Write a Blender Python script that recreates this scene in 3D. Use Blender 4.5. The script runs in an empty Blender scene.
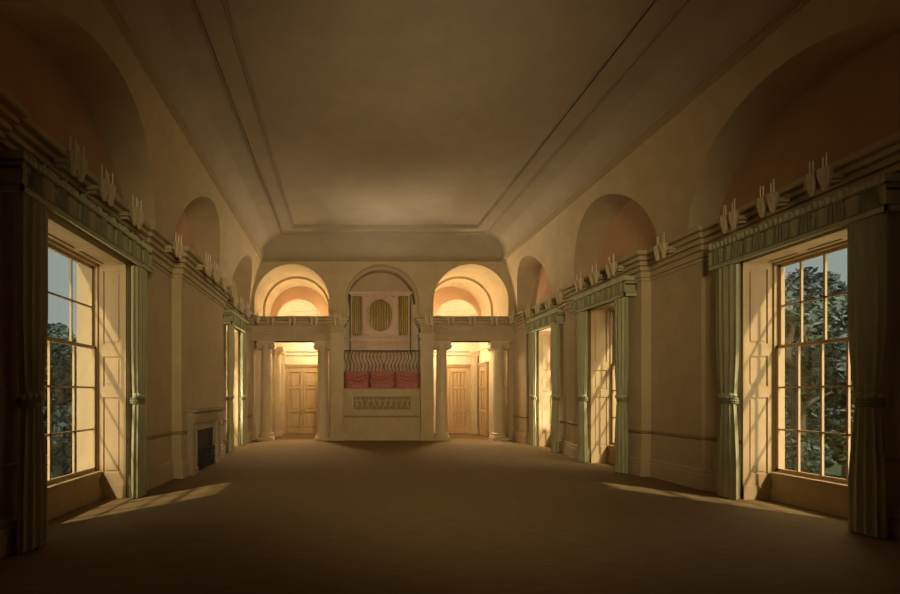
import bpy, bmesh, math, random
from mathutils import Vector, Matrix
random.seed(7)
PI = math.pi
S = bpy.context.scene
COL = S.collection
OFF = {}

# ------------------------------------------------------------------ materials
def mat(name, a, b=None, scale=3.0, rough=0.75, stretch=(1, 1, 1), bump=0.0, bscale=40.0, metal=0.0, detail=5.0, spec=0.3):
    m = bpy.data.materials.new(name); m.use_nodes = True
    nt = m.node_tree; nd = nt.nodes; lk = nt.links
    p = nd['Principled BSDF']
    p.inputs['Roughness'].default_value = rough
    p.inputs['Metallic'].default_value = metal
    p.inputs['Specular IOR Level'].default_value = spec
    tc = nd.new('ShaderNodeTexCoord'); mp = nd.new('ShaderNodeMapping')
    mp.inputs['Scale'].default_value = stretch
    lk.new(tc.outputs['Object'], mp.inputs['Vector'])
    if b is None: b = tuple(c * 0.86 for c in a)
    n = nd.new('ShaderNodeTexNoise'); n.inputs['Scale'].default_value = scale; n.inputs['Detail'].default_value = detail
    n.inputs['Roughness'].default_value = 0.62
    lk.new(mp.outputs['Vector'], n.inputs['Vector'])
    r = nd.new('ShaderNodeValToRGB')
    r.color_ramp.elements[0].position = 0.32; r.color_ramp.elements[0].color = (*b, 1)
    r.color_ramp.elements[1].position = 0.68; r.color_ramp.elements[1].color = (*a, 1)
    lk.new(n.outputs['Fac'], r.inputs['Fac']); lk.new(r.outputs['Color'], p.inputs['Base Color'])
    if bump:
        n2 = nd.new('ShaderNodeTexNoise'); n2.inputs['Scale'].default_value = bscale; n2.inputs['Detail'].default_value = 4
        lk.new(mp.outputs['Vector'], n2.inputs['Vector'])
        bp = nd.new('ShaderNodeBump'); bp.inputs['Strength'].default_value = bump; bp.inputs['Distance'].default_value = 0.02
        lk.new(n2.outputs['Fac'], bp.inputs['Height']); lk.new(bp.outputs['Normal'], p.inputs['Normal'])
    return m

M = {}
M['plaster'] = mat('warm_plaster', (.475, .366, .213), (.42, .317, .174), 2.2, .85, bump=.12, bscale=60)
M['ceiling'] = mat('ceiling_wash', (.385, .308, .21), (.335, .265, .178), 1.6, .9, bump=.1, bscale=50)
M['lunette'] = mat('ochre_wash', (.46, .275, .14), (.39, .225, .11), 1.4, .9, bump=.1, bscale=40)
M['stone'] = mat('pale_stone', (.60, .49, .32), (.53, .42, .26), 3.0, .7, bump=.08, bscale=50)
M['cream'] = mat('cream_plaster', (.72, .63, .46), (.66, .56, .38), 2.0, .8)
M['wood'] = mat('buff_painted_wood', (.52, .375, .20), (.46, .32, .16), 4.0, .6, stretch=(1, 1, .25), bump=.05)
M['doorw'] = mat('honey_painted_wood', (.54, .39, .21), (.46, .32, .16), 4.0, .55, stretch=(1, 1, .25))
M['carpet'] = mat('brown_carpet', (.245, .165, .078), (.16, .104, .046), 9.0, .95, stretch=(.35, 5.0, 1), bump=.35, bscale=30, detail=8, spec=.1)
M['green'] = mat('sage_silk', (.40, .37, .20), (.30, .285, .15), 6.0, .6, stretch=(3, 3, .4), bump=.1)
M['greend'] = mat('dark_sage_trim', (.24, .24, .125), (.17, .175, .09), 12.0, .7, bump=.1)
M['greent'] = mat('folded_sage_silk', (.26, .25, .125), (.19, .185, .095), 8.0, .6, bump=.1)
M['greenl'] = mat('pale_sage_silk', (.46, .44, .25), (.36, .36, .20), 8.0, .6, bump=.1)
M['red'] = mat('faded_crimson_cloth', (.43, .17, .125), (.32, .11, .085), 9.0, .8, bump=.15)
M['pink'] = mat('rose_painted_case', (.60, .42, .30), (.53, .365, .255), 4.0, .6, stretch=(1, 1, .3))
M['pipe'] = mat('old_gilt_pipe', (.47, .36, .13), (.38, .27, .09), 8.0, .42, metal=.35)
M['rail'] = mat('brown_painted_rail', (.30, .215, .115), (.25, .175, .09), 8, .6)
M['relief'] = mat('painted_shade_ground', (.30, .235, .13), (.25, .19, .10), 6, .85)  # darker ground colour paints in the shade around the carved figures
M['dark'] = mat('dark_recess', (.06, .045, .03), (.04, .03, .02), 6, .8)
M['iron'] = mat('blackened_iron', (.05, .042, .036), (.03, .026, .022), 20, .5, metal=.6)
M['brass'] = mat('dull_brass', (.42, .29, .10), (.33, .22, .07), 12, .4, metal=.7)
M['marble'] = mat('grey_buff_marble', (.37, .285, .185), (.29, .22, .14), 5.0, .45, bump=.05)
M['wax'] = mat('wax', (.72, .64, .47), (.66, .57, .40), 8, .5)
M['gesso'] = mat('gilt_gesso', (.50, .385, .225), (.41, .31, .17), 14, .6, bump=.2)
M['bark'] = mat('grey_bark', (.10, .085, .065), (.06, .05, .04), 9, .9, bump=.4)
M['grass'] = mat('garden_grass', (.06, .085, .045), (.04, .06, .03), 3, .95, bump=.4)
M['leaf_a'] = mat('blue_green_leaf', (.075, .115, .105), (.045, .075, .075), 3.0, .7)
M['leaf_b'] = mat('olive_leaf', (.12, .135, .065), (.08, .10, .055), 3.0, .7)
M['leaf_c'] = mat('deep_blue_leaf', (.05, .085, .10), (.03, .055, .07), 3.0, .7)
def glass_mat():
    m = bpy.data.materials.new('window_glass'); m.use_nodes = True
    nt = m.node_tree; nt.nodes.clear()
    o = nt.nodes.new('ShaderNodeOutputMaterial'); mx = nt.nodes.new('ShaderNodeMixShader')
    t = nt.nodes.new('ShaderNodeBsdfTransparent'); g = nt.nodes.new('ShaderNodeBsdfGlossy')
    t.inputs['Color'].default_value = (.93, .95, .94, 1); g.inputs['Roughness'].default_value = .04
    mx.inputs['Fac'].default_value = .05
    nt.links.new(t.outputs[0], mx.inputs[1]); nt.links.new(g.outputs[0], mx.inputs[2]); nt.links.new(mx.outputs[0], o.inputs['Surface'])
    return m
M['glass'] = glass_mat()

# ------------------------------------------------------------------ mesh builder
class MB:
    def __init__(s): s.v = []; s.f = []; s.mi = []; s.cur = 0
    def face(s, pts):
        b = len(s.v); s.v += [tuple(p) for p in pts]; s.f.append(list(range(b, b + len(pts)))); s.mi.append(s.cur)
    def grid(s, rows, loop=False):
        b = len(s.v); n = len(rows[0])
        for r in rows: s.v += [tuple(p) for p in r]
        for i in range(len(rows) - 1):
            for j in range(n if loop else n - 1):
                k = (j + 1) % n
                s.f.append([b + i * n + j, b + i * n + k, b + (i + 1) * n + k, b + (i + 1) * n + j]); s.mi.append(s.cur)
    def box(s, x0, x1, y0, y1, z0, z1):
        x0, x1 = min(x0, x1), max(x0, x1); y0, y1 = min(y0, y1), max(y0, y1); z0, z1 = min(z0, z1), max(z0, z1)
        b = len(s.v)
        s.v += [(x, y, z) for z in (z0, z1) for y in (y0, y1) for x in (x0, x1)]
        for q in ((0, 2, 3, 1), (4, 5, 7, 6), (0, 1, 5, 4), (2, 6, 7, 3), (0, 4, 6, 2), (1, 3, 7, 5)):
            s.f.append([b + i for i in q]); s.mi.append(s.cur)
    def lathe(s, prof, c=(0, 0, 0), seg=24, sx=1, sy=1):
        rows = [[(c[0] + sx * r * math.cos(2 * PI * k / seg), c[1] + sy * r * math.sin(2 * PI * k / seg), c[2] + z) for k in range(seg)] for r, z in prof]
        s.grid(rows, True); s.face(rows[0][::-1]); s.face(rows[-1])
    def tube(s, path, r, seg=8, caps=True):
        path = [Vector(p) for p in path]; rows = []
        up = Vector((0, 0, 1))
        for i, p in enumerate(path):
            t = (path[min(i + 1, len(path) - 1)] - path[max(i - 1, 0)]).normalized()
            a = t.cross(up)
            if a.length < .1: a = t.cross(Vector((0, 1, 0)))
            a.normalize(); b = t.cross(a).normalized()
            rr = r[i] if isinstance(r, (list, tuple)) else r
            rows.append([p + (a * math.cos(2 * PI * k / seg) + b * math.sin(2 * PI * k / seg)) * rr for k in range(seg)])
        s.grid(rows, True)
        if caps: s.face(rows[0][::-1]); s.face(rows[-1])
    def ball(s, c, r, seg=12, rings=8, sc=(1, 1, 1)):
        rows = []
        for i in range(rings + 1):
            a = -PI / 2 + PI * i / rings; a = max(-PI / 2 + .02, min(PI / 2 - .02, a))
            rows.append([(c[0] + sc[0] * r * math.cos(a) * math.cos(2 * PI * k / seg), c[1] + sc[1] * r * math.cos(a) * math.sin(2 * PI * k / seg), c[2] + sc[2] * r * math.sin(a)) for k in range(seg)])
        s.grid(rows, True); s.face(rows[0][::-1]); s.face(rows[-1])
    def sweep(s, path, prof, closed=False, cap=False):
        n = len(path); P = [Vector((p[0], p[1])) for p in path]; rows = []
        for i in range(n):
            if closed: d1 = P[i] - P[i - 1]; d2 = P[(i + 1) % n] - P[i]
            else:
                d1 = P[i] - P[i - 1] if i else P[1] - P[0]
                d2 = P[i + 1] - P[i] if i < n - 1 else d1
            d1.normalize(); d2.normalize()
            n1 = Vector((-d1.y, d1.x)); n2 = Vector((-d2.y, d2.x)); q = 1 + n1.dot(n2)
            m = (n1 + n2) / max(q, .05)
            rows.append([(P[i].x + m.x * o, P[i].y + m.y * o, z) for o, z in prof])
        if closed: rows.append(rows[0])
        s.grid(rows)
        if cap and not closed: s.face(rows[0]); s.face(rows[-1][::-1])
    def build(s, name, m, parent=None, smooth=False, bevel=0.0, merge=True):
        off = OFF.get(parent.name, Vector((0, 0, 0))) if parent else Vector((0, 0, 0))
        me = bpy.data.meshes.new(name)
        me.from_pydata([(v[0] - off.x, v[1] - off.y, v[2] - off.z) for v in s.v], [], s.f)
        ms = m if isinstance(m, (list, tuple)) else [m]
        for x in ms: me.materials.append(x)
        me.polygons.foreach_set('material_index', s.mi)
        bm = bmesh.new(); bm.from_mesh(me)
        if merge: bmesh.ops.remove_doubles(bm, verts=bm.verts, dist=1e-5)
        bmesh.ops.recalc_face_normals(bm, faces=bm.faces)
        bm.to_mesh(me); bm.free()
        if smooth:
            me.polygons.foreach_set('use_smooth', [True] * len(me.polygons))
            me.set_sharp_from_angle(angle=math.radians(38))
        o = bpy.data.objects.new(name, me); COL.objects.link(o)
        if bevel:
            bv = o.modifiers.new('edge', 'BEVEL'); bv.width = bevel; bv.segments = 2; bv.limit_method = 'ANGLE'
        if parent: o.parent = parent; OFF[o.name] = off
        return o

def tag(o, label, cat, group=None, kind=None):
    o['label'] = label; o['category'] = cat
    if group: o['group'] = group
    if kind: o['kind'] = kind
    return o
def thing(name, label, cat, loc=(0, 0, 0), group=None, kind=None):
    o = bpy.data.objects.new(name, None); o.empty_display_size = .2; COL.objects.link(o); o.location = loc
    OFF[o.name] = Vector(loc)
    return tag(o, label, cat, group, kind)
def struct(o, label, cat): return tag(o, label, cat, None, 'structure')

# ------------------------------------------------------------------ dimensions (metres; camera at x=0, y=0)
XR, XL = 6.55, 3.65              # wall planes (right positive side, left negative side)
Y0, YB = -1.6, 18.6              # wall behind the viewer, back wall
ZC = 4.72                        # cornice top
ZV, ZT = 6.93, 7.70              # cove foot, flat ceiling
LEAN = .50
OUT = {1: .72, -1: .84}
LUN = {1: .55, -1: .55}
XB = {1: XR, -1: XL}
RUNS = {1: [(Y0, 3.6, 0), (3.6, 5.0, .07), (5.0, 8.8, 0), (8.8, 10.25, .07), (10.25, 13.4, .27), (13.4, 14.2, .07), (14.2, 17.3, 0), (17.3, YB, .07)],
        -1: [(Y0, 3.6, 0), (3.6, 4.9, .07), (4.9, 8.75, 0), (8.75, 10.0, .07), (10.0, 13.4, .27), (13.4, 14.1, .07), (14.1, 17.3, 0), (17.3, YB, .07)]}
ARCH = {1: [(2.0, 1.9, 1.8), (6.95, 2.3, 1.72), (12.0, 1.87, 1.84), (16.85, 1.55, 1.82)],
        -1: [(1.9, 1.9, 1.8), (6.95, 2.4, 1.78), (12.15, 1.87, 1.84), (16.9, 1.55, 1.84)]}
# windows: side, centre y, half width, projection of the wall there, sash depth, pane columns
WIN = [(1, 7.0, 1.0, 0, .50, 5), (1, 11.6, .80, .27, .50, 4), (1, 15.6, .80, 0, .50, 4), (-1, 6.8, 1.3, 0, .47, 4), (-1, 15.7, .85, 0, .47, 4)]
HEAD = 3.93

# ------------------------------------------------------------------ floor and ground
mb = MB(); mb.box(-5.0, 7.8, Y0 - .3, 24.3, -.25, 0)
struct(mb.build('floor', M['carpet']), 'brown carpeted floor of the long dark room', 'floor')
mb = MB(); mb.box(-60, 60, -40, 90, -.9, -.6)
tag(mb.build('ground', M['grass']), 'dark grass of the garden outside the windows', 'ground', None, 'structure')

# ------------------------------------------------------------------ side walls
def side_wall(s):
    mb = MB(); xb = XB[s]; xo = xb + OUT[s]
    wins = [w for w in WIN if w[0] == s]
    for y0, y1, p in RUNS[s]:
        xi = xb - p
        w = [w for w in wins if y0 < w[1] < y1]
        if not w:
            mb.box(s * xi, s * xo, y0, y1, 0, ZC - .01); continue
        _, c, hw, _, ds, _ = w[0]
        mb.box(s * xi, s * xo, y0, c - hw, 0, ZC - .01); mb.box(s * xi, s * xo, c + hw, y1, 0, ZC - .01)
        mb.box(s * xi, s * xo, c - hw, c + hw, HEAD, ZC - .01)
        mb.box(s * (xi + ds + .10), s * xo, c - hw, c + hw, -.25, .43)
    # upper wall leaning in to the ceiling, cut by the lunettes
    def X(z): t = max(0, (z - ZC) / (ZV - ZC)); return s * (xb - LEAN * t ** 2.0)
    xback = s * (xb + LUN[s]); NZ = 12
    ys = Y0
    def col(y, zb): return [(X(zb + (ZV - zb) * k / NZ), y, zb + (ZV - zb) * k / NZ) for k in range(NZ + 1)]
    for c, hw, ht in ARCH[s]:
        y_a, y_b = c - hw, c + hw
        mb.cur = 0
        if y_a > ys: mb.grid([col(ys + (y_a - ys) * k / 4, ZC - .02) for k in range(5)])
        N = 40
        arc = [(c - hw * math.cos(PI * k / N), ZC + ht * math.sin(PI * k / N)) for k in range(N + 1)]
        mb.grid([col(y, z) for y, z in arc])
        mb.grid([[(X(z) + (xback - X(z)) * j / 4, y, z) for j in range(5)] for y, z in arc])
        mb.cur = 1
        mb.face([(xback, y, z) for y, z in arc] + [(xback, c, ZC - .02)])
        mb.cur = 0
        ys = y_b
    if ys < YB: mb.grid([col(ys + (YB - ys) * k / 3, ZC - .02) for k in range(4)])
    mb.box(s * (xo - .06), s * xo, Y0, 24.2, ZC - .02, 8.1)
    nm = 'right' if s > 0 else 'left'
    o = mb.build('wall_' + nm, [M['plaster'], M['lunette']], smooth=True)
    struct(o, 'long %s wall with windows, piers and arched lunettes above the cornice' % nm, 'wall')
side_wall(1); side_wall(-1)

def plan(s):
    pts = []
    for y0, y1, p in RUNS[s]:
        x = s * (XB[s] - p); pts += [(x, y0), (x, y1)]
    return pts if s > 0 else pts[::-1]
def clip(pts, ya, yb):
    lo, hi = min(ya, yb), max(ya, yb); out = []
    for i in range(len(pts) - 1):
        a, b = pts[i], pts[i + 1]
        if abs(a[1] - b[1]) < 1e-6:
            if lo < a[1] < hi: seg = [a, b]
            else: continue
        else:
            t0, t1 = sorted([(lo - a[1]) / (b[1] - a[1]), (hi - a[1]) / (b[1] - a[1])])
            t0, t1 = max(0, t0), min(1, t1)
            if t1 - t0 < 1e-6: continue
            seg = [(a[0], a[1] + (b[1] - a[1]) * t) for t in (t0, t1)]
        for q in seg:
            if not out or (abs(out[-1][0] - q[0]) + abs(out[-1][1] - q[1])) > 1e-6: out.append(q)
    return out
CORN = [(-.02, 4.14), (.03, 4.14), (.03, 4.185), (.008, 4.19), (.008, 4.21), (.05, 4.21), (.05, 4.30), (.022, 4.305), (.022, 4.33), (.085, 4.338), (.085, 4.40),
        (.052, 4.405), (.052, 4.43), (.125, 4.438), (.125, 4.50), (.09, 4.505), (.09, 4.53), (.17, 4.54), (.17, 4.60), (.135, 4.605), (.135, 4.63), (.22, 4.642), (.235, 4.67), (.235, ZC), (-.3, ZC)]
BASE = [(0, 0), (.055, 0), (.055, .27), (.04, .29), (.04, .34), (.015, .38), (-.01, .38)]
DADO = [(-.01, .90), (.012, .90), (.03, .925), (.03, .95), (.012, .97), (-.01, .97)]
for s, nm, n in ((1, 'right', 1), (-1, 'left', 2)):
    mb = MB(); mb.sweep(plan(s), CORN)
    struct(mb.build('trim_%d' % n, M['plaster']), 'stepped plaster cornice running along the %s wall' % nm, 'cornice')
    gaps = sorted([(w[1] - w[2], w[1] + w[2]) for w in WIN if w[0] == s] + ([(10.33, 12.67)] if s < 0 else []))
    mb1, mb2 = MB(), MB(); y = Y0
    for a, b in gaps + [(YB, YB)]:
        p = clip(plan(s), y, a)
        if len(p) > 1:
            mb1.sweep(p, BASE, cap=True); mb2.sweep(p, DADO, cap=True)
        y = b
    struct(mb1.build('baseboard_' + nm, M['plaster']), 'tall plaster skirting along the %s wall' % nm, 'skirting')
    struct(mb2.build('trim_%d' % (n + 2), M['rail']), 'thin dado rail along the %s wall' % nm, 'dado rail')

# ------------------------------------------------------------------ cove and ceiling
XCL, XCR = -(XL - LEAN), XR - LEAN
mb = MB(); loops = []
CD = .85
for k in range(15):
    a = PI / 2 * k / 14; d = CD * (1 - math.cos(a)); z = ZV + (ZT - ZV) * math.sin(a)
    loops.append([(XCR - d, Y0 + d, z), (XCR - d, YB - d, z), (XCL + d, YB - d, z), (XCL + d, Y0 + d, z)])
mb.grid(loops, True)
def rect(d): return [(XCR - d, Y0 + d), (XCR - d, YB - d), (XCL + d, YB - d), (XCL + d, Y0 + d)]
r0, r1 = rect(CD), rect(CD + .48)
for z0, z1, ra, rb in ((ZT, ZT, r0, r1), (ZT, ZT + .09, r1, r1)):
    mb.grid([[(p[0], p[1], z0) for p in ra], [(p[0], p[1], z1) for p in rb]], True)
mb.face([(p[0], p[1], ZT + .09) for p in r1])
mb.box(-5.2, 8.0, Y0 - .4, 24.4, 8.08, 8.3)
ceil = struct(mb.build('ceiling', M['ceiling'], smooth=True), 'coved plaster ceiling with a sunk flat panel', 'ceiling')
def ceiling_trim(n, d, prof, lab):
    mb = MB(); mb.sweep(rect(d), prof, closed=True)
    struct(mb.build('trim_%d' % n, M['plaster'] if n == 5 else M['ceiling']), lab, 'moulding')
ceiling_trim(5, 0, [(-.03, ZV - .07)] + [(o_, ZV - .07 + k * .045 + dz) for k in range(4) for o_, dz in ((.0, 0), (.045, .004), (.045, .024), (.0, .028))] + [(-.03, ZV + .12)],
             'fine triple moulding at the foot of the ceiling cove')
ceiling_trim(6, CD - .02, [(o_, z_) for k in range(2) for o_, z_ in ((.0 + k * .055, ZT + .0), (.0 + k * .055, ZT - .035), (.028 + k * .055, ZT - .035), (.028 + k * .055, ZT + .0))],
             'double line moulding where the cove meets the flat ceiling')
ceiling_trim(7, CD + .45, [(.0, ZT), (.0, ZT - .03), (.03, ZT - .03), (.03, ZT + .03), (.05, ZT + .03), (.05, ZT + .095)],
             'inner moulding framing the sunk ceiling panel')

# ------------------------------------------------------------------ end walls
mb = MB(); mb.box(-5.0, 7.8, Y0 - .3, Y0, -.2, 8.1)
struct(mb.build('wall_front', M['plaster']), 'plain plaster wall behind the viewer', 'wall')
AC = [-2.04, 1.42, 4.84]; AR = 1.44; AS = 5.33; Y_END = [22.0, 19.5, 22.0]
NI0, NI1 = -.04, 2.88
mb = MB()
for x0, x1 in ((-4.4, -3.50), (-.58, NI0), (NI1, 3.38), (6.30, 7.2)): mb.box(x0, x1, YB, 19.05, 0, ZC - .01)
mb.box(NI0 - .02, NI1 + .02, YB, YB + .2, 0, 2.60)
def arch_z(c, x): return AS + math.sqrt(max(0, AR ** 2 - (x - c) ** 2))
xs = -4.4
for c, ye in zip(AC, Y_END):
    mb.grid([[(xs, YB, ZC - .02), (xs, YB, ZV + .02)], [(c - AR, YB, ZC - .02), (c - AR, YB, ZV + .02)]])
    N = 40
    arc = [(c - AR, ZC - .02)] + [(c - AR * math.cos(PI * k / N), AS + AR * math.sin(PI * k / N)) for k in range(N + 1)] + [(c + AR, ZC - .02)]
    mb.grid([[(x, YB, z), (x, YB, ZV + .02)] for x, z in arc])
    q = .93
    arc2 = [(c + (x - c) * q, ZC - .02 if z < ZC else (AS + (z - AS) * q)) for x, z in arc]
    ym = YB + (1.9 if ye > 21 else .4)
    mb.grid([[(x, YB, z) for x, z in arc], [(x, ym, z) for x, z in arc]])
    mb.grid([[(x, ym, z) for x, z in arc], [(x, ym, z) for x, z in arc2]])
    mb.grid([[(x, ym, z) for x, z in arc2], [(x, ye, z) for x, z in arc2]])
    xs = c + AR
mb.grid([[(xs, YB, ZC - .02), (xs, YB, ZV + .02)], [(7.2, YB, ZC - .02), (7.2, YB, ZV + .02)]])
struct(mb.build('wall_back', M['plaster'], smooth=True), 'far end wall pierced by three tall round arches', 'wall')
# niche of the organ
mb = MB()
mb.box(NI0 - .3, NI1 + .3, 19.5, 19.7, 0, 7.0)
mb.box(NI0 - .3, NI0, 19.05, 19.5, 0, ZC); mb.box(NI1, NI1 + .3, 19.05, 19.5, 0, ZC)
mb.box(NI0 - .02, NI1 + .02, YB + .2, 19.5, 2.42, 2.60)
struct(mb.build('wall_niche', M['stone']), 'pale back and sides of the arched niche behind the organ', 'wall')
# pilasters flanking the niche
PIL = [(-.56, NI0 - .01), (NI1 + .01, 3.38)]
mb = MB()
for a, b in PIL:
    mb.box(a, b, 18.46, YB, .35, 3.62); mb.box(a - .03, b + .03, 18.41, YB, 0, .30); mb.box(a - .015, b + .015, 18.435, YB, .30, .35)
    mb.box(a - .02, b + .02, 18.44, YB, 3.62, 3.68); mb.box(a - .045, b + .045, 18.41, YB, 3.68, 3.80)
struct(mb.build('trim_8', M['plaster']), 'flat pilasters either side of the organ niche', 'pilaster')
# gallery front panelling
mb = MB()
mb.box(NI0, NI1, 18.52, YB, 0, .26); mb.box(NI0, NI1, 18.55, YB, .26, .31)
mb.box(NI0, NI1, 18.56, YB, 1.92, 1.97)
struct(mb.build('baseboard_back', M['plaster']), 'plinth and rails along the wall under the gallery', 'skirting')
mb = MB(); mb.box(NI0, NI1, 18.57, YB, .87, .92); mb.box(NI0, NI1, 18.585, YB, .92, .95)
struct(mb.build('trim_11', M['rail']), 'thin brown rail across the wall below the carved frieze', 'dado rail')
# entablatures over the column screens
ENT = [(-.45, 3.80), (0, 3.80), (0, 3.92), (.03, 3.92), (.03, 4.04), (.06, 4.05), (.06, 4.10), (0, 4.10), (0, 4.36), (.045, 4.37), (.045, 4.42), (.02, 4.425), (.02, 4.445), (.12, 4.455), (.12, 4.53),
       (.085, 4.535), (.085, 4.555), (.17, 4.57), (.17, 4.62), (.14, 4.625), (.14, 4.645), (.21, 4.66), (.21, ZC), (-.45, ZC)]
def entablature(n, path, x0, x1, lab, tri):
    mb = MB(); mb.sweep(path, ENT)
    mb.box(x0, x1, 18.53, 19.02, 3.80, ZC)
    a, b = tri
    for k in range(5):
        w = (b - a) / 5; mb.box(a + w * k + .022, a + w * (k + 1) - .022, 18.325, 18.40, 4.10, 4.36)
    struct(mb.build('trim_%d' % n, M['plaster']), lab, 'entablature')
entablature(9, [(NI0 - .0, 19.0), (NI0 - .0, 18.38), (-.56, 18.38), (-.56, 18.50), (-3.62, 18.50)], -3.62, -.06, 'entablature over the columns at the left lobby', (-.54, -.06))
entablature(10, [(6.52, 18.50), (3.38, 18.50), (3.38, 18.38), (NI1, 18.38), (NI1, 19.0)], 2.90, 6.52, 'entablature over the columns at the right lobby', (2.90, 3.36))

# ------------------------------------------------------------------ lobbies
def lobby(nm, x0, x1, c, oc, outer):
    mb = MB()
    mb.box(x0 - .5, x0, 19.12, 22, 0, ZC - .015); mb.box(x1, x1 + .5, 19.12, 22, 0, ZC - .015)
    # far wall with an arched opening high up
    mb.box(x0 - .5, x1 + .5, 22.0, 22.2, 0, 4.9)
    r, zc = 1.02, 5.12
    N = 32
    arc = [(oc + r, 4.9)] + [(oc + r * math.cos(PI * k / N), zc + r * math.sin(PI * k / N)) for k in range(N + 1)] + [(oc - r, 4.9)]
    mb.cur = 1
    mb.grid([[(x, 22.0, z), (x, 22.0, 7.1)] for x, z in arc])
    mb.grid([[(x, 22.0, z), (x, 22.25, z)] for x, z in arc])
    for a, b in ((min(x0, c - AR) - .5, oc - r), (oc + r, max(x1, c + AR) + .5)):
        mb.grid([[(a, 22.0, 4.9), (b, 22.0, 4.9)], [(a, 22.0, 7.1), (b, 22.0, 7.1)]])
    mb.cur = 2
    # bright half-domed apse beyond the opening
    R = 1.28; K = 18
    ring = [(oc + R * math.cos(PI * k / K), 22.22 + R * math.sin(PI * k / K)) for k in range(K + 1)]
    for z0, z1 in ((4.6, 5.1),): mb.grid([[(x, y, z0) for x, y in ring], [(x, y, z1) for x, y in ring]])
    dome = []
    for j in range(13):
        t = PI / 2 * j / 12
        dome.append([(oc + (x - oc) * math.cos(t), 22.22 + (y - 22.22) * math.cos(t), 5.1 + R * math.sin(t)) for x, y in ring])
    mb.grid(dome)
    for zz, rr in ((5.55, .04), (5.75, .03)):
        q = math.sqrt(max(.01, R * R - (zz - 5.1) ** 2)) / R
        mb.tube([(oc + (x - oc) * q, 22.22 + (y - 22.22) * q, zz) for x, y in ring], rr, 6)
    mb.face([(x, y, 4.6) for x, y in ring])
    # mouldings round the lobby walls
    mb.cur = 0
    mb.box(x0, x1, 21.975, 22.0, 0, .26)
    mb.box(x0, x1, 21.93, 22.0, 3.55, 3.62); mb.box(x0, x1, 21.90, 22.0, 3.72, 3.80)
    mb.box(x0, x0 + .06, 19.12, 22.0, 3.72, 3.80); mb.box(x1 - .06, x1, 19.12, 22.0, 3.72, 3.80)
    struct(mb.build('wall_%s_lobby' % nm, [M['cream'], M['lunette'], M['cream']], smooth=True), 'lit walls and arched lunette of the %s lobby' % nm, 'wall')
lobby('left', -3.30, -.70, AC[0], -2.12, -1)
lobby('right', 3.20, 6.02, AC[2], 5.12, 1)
mb = MB(); mb.box(-4.6, 7.4, 24.0, 24.2, 0, 8.1)
struct(mb.build('wall_lobby_end', M['plaster']), 'outer wall behind the lobbies', 'wall')

# ------------------------------------------------------------------ columns
def column(x, y, label, rad=.225, h=3.80, group='ionic columns at the lobbies'):
    t = thing('ionic_column', label, 'column', (x, y, 0), group, 'thing')
    mb = MB(); mb.box(x - rad * 1.32, x + rad * 1.32, y - rad * 1.32, y + rad * 1.32, 0, .10)
    mb.lathe([(rad * 1.3, .10), (rad * 1.36, .13), (rad * 1.3, .17), (rad * 1.16, .18), (rad * 1.12, .21), (rad * 1.2, .23), (rad * 1.2, .26), (rad * 1.05, .28)], (x, y, 0), 32)
    mb.build('column_base', M['stone'], t, smooth=True)
    mb = MB(); hs = h - .32
    prof = [(rad * (1.04 if k == 0 else 1 - .15 * (k / 16) ** 1.8), .27 + (hs - .27) * k / 16) for k in range(17)]
    # shallow flutes round the shaft
    seg = 80; rows = []
    for r, z in prof:
        rows.append([(x + (r - .008 * abs(math.sin(k * PI * 20 / seg))**.5) * math.cos(2 * PI * k / seg), y + (r - .008 * abs(math.sin(k * PI * 20 / seg))**.5) * math.sin(2 * PI * k / seg), z) for k in range(seg)])
    mb.grid(rows, True); mb.build('shaft', M['stone'], t, smooth=True)
    mb = MB(); rt = rad * .86
    mb.lathe([(rt, hs - .02), (rt * 1.1, hs), (rt * 1.1, hs + .03), (rt, hs + .04), (rt * 1.18, hs + .14), (rt * 1.18, hs + .2)], (x, y, 0), 28)
    for sx in (-1, 1):
        cx, cz = x + sx * rad * 1.12, hs + .12
        path = []
        for yy, rr in ((-1.05, .105), (-.95, .115), (-.3, .085), (.3, .085), (.95, .115), (1.05, .105)): path.append(((cx, y + yy * rad, cz), rr))
        mb.tube([p for p, _ in path], [r for _, r in path], 18)
        for sy in (-1, 1):
            sp = [(cx + sx * (.095 - .085 * k / 30) * math.cos(k * .45 + PI / 2), y + sy * rad * 1.06, cz + (.095 - .085 * k / 30) * math.sin(k * .45 + PI / 2)) for k in range(31)]
            mb.tube(sp, .012, 6)
    mb.box(x - rad * 1.2, x + rad * 1.2, y - rad * .98, y + rad * .98, hs + .17, hs + .235)
    mb.box(x - rad * 1.42, x + rad * 1.42, y - rad * 1.3, y + rad * 1.3, hs + .235, h)
    mb.build('capital', M['stone'], t, smooth=True)
column(-3.05, 18.77, 'outer ionic column at the front of the left lobby, beside the long left wall')
column(-.86, 18.77, 'single ionic column between the left lobby door and the organ niche')
column(-2.92, 20.75, 'inner ionic column standing back inside the left lobby', .20)
column(3.74, 18.77, 'slender ionic column between organ niche and right lobby door')
column(5.94, 18.77, 'bright outer ionic column of the right lobby, beside the long right wall', .235)
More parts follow.
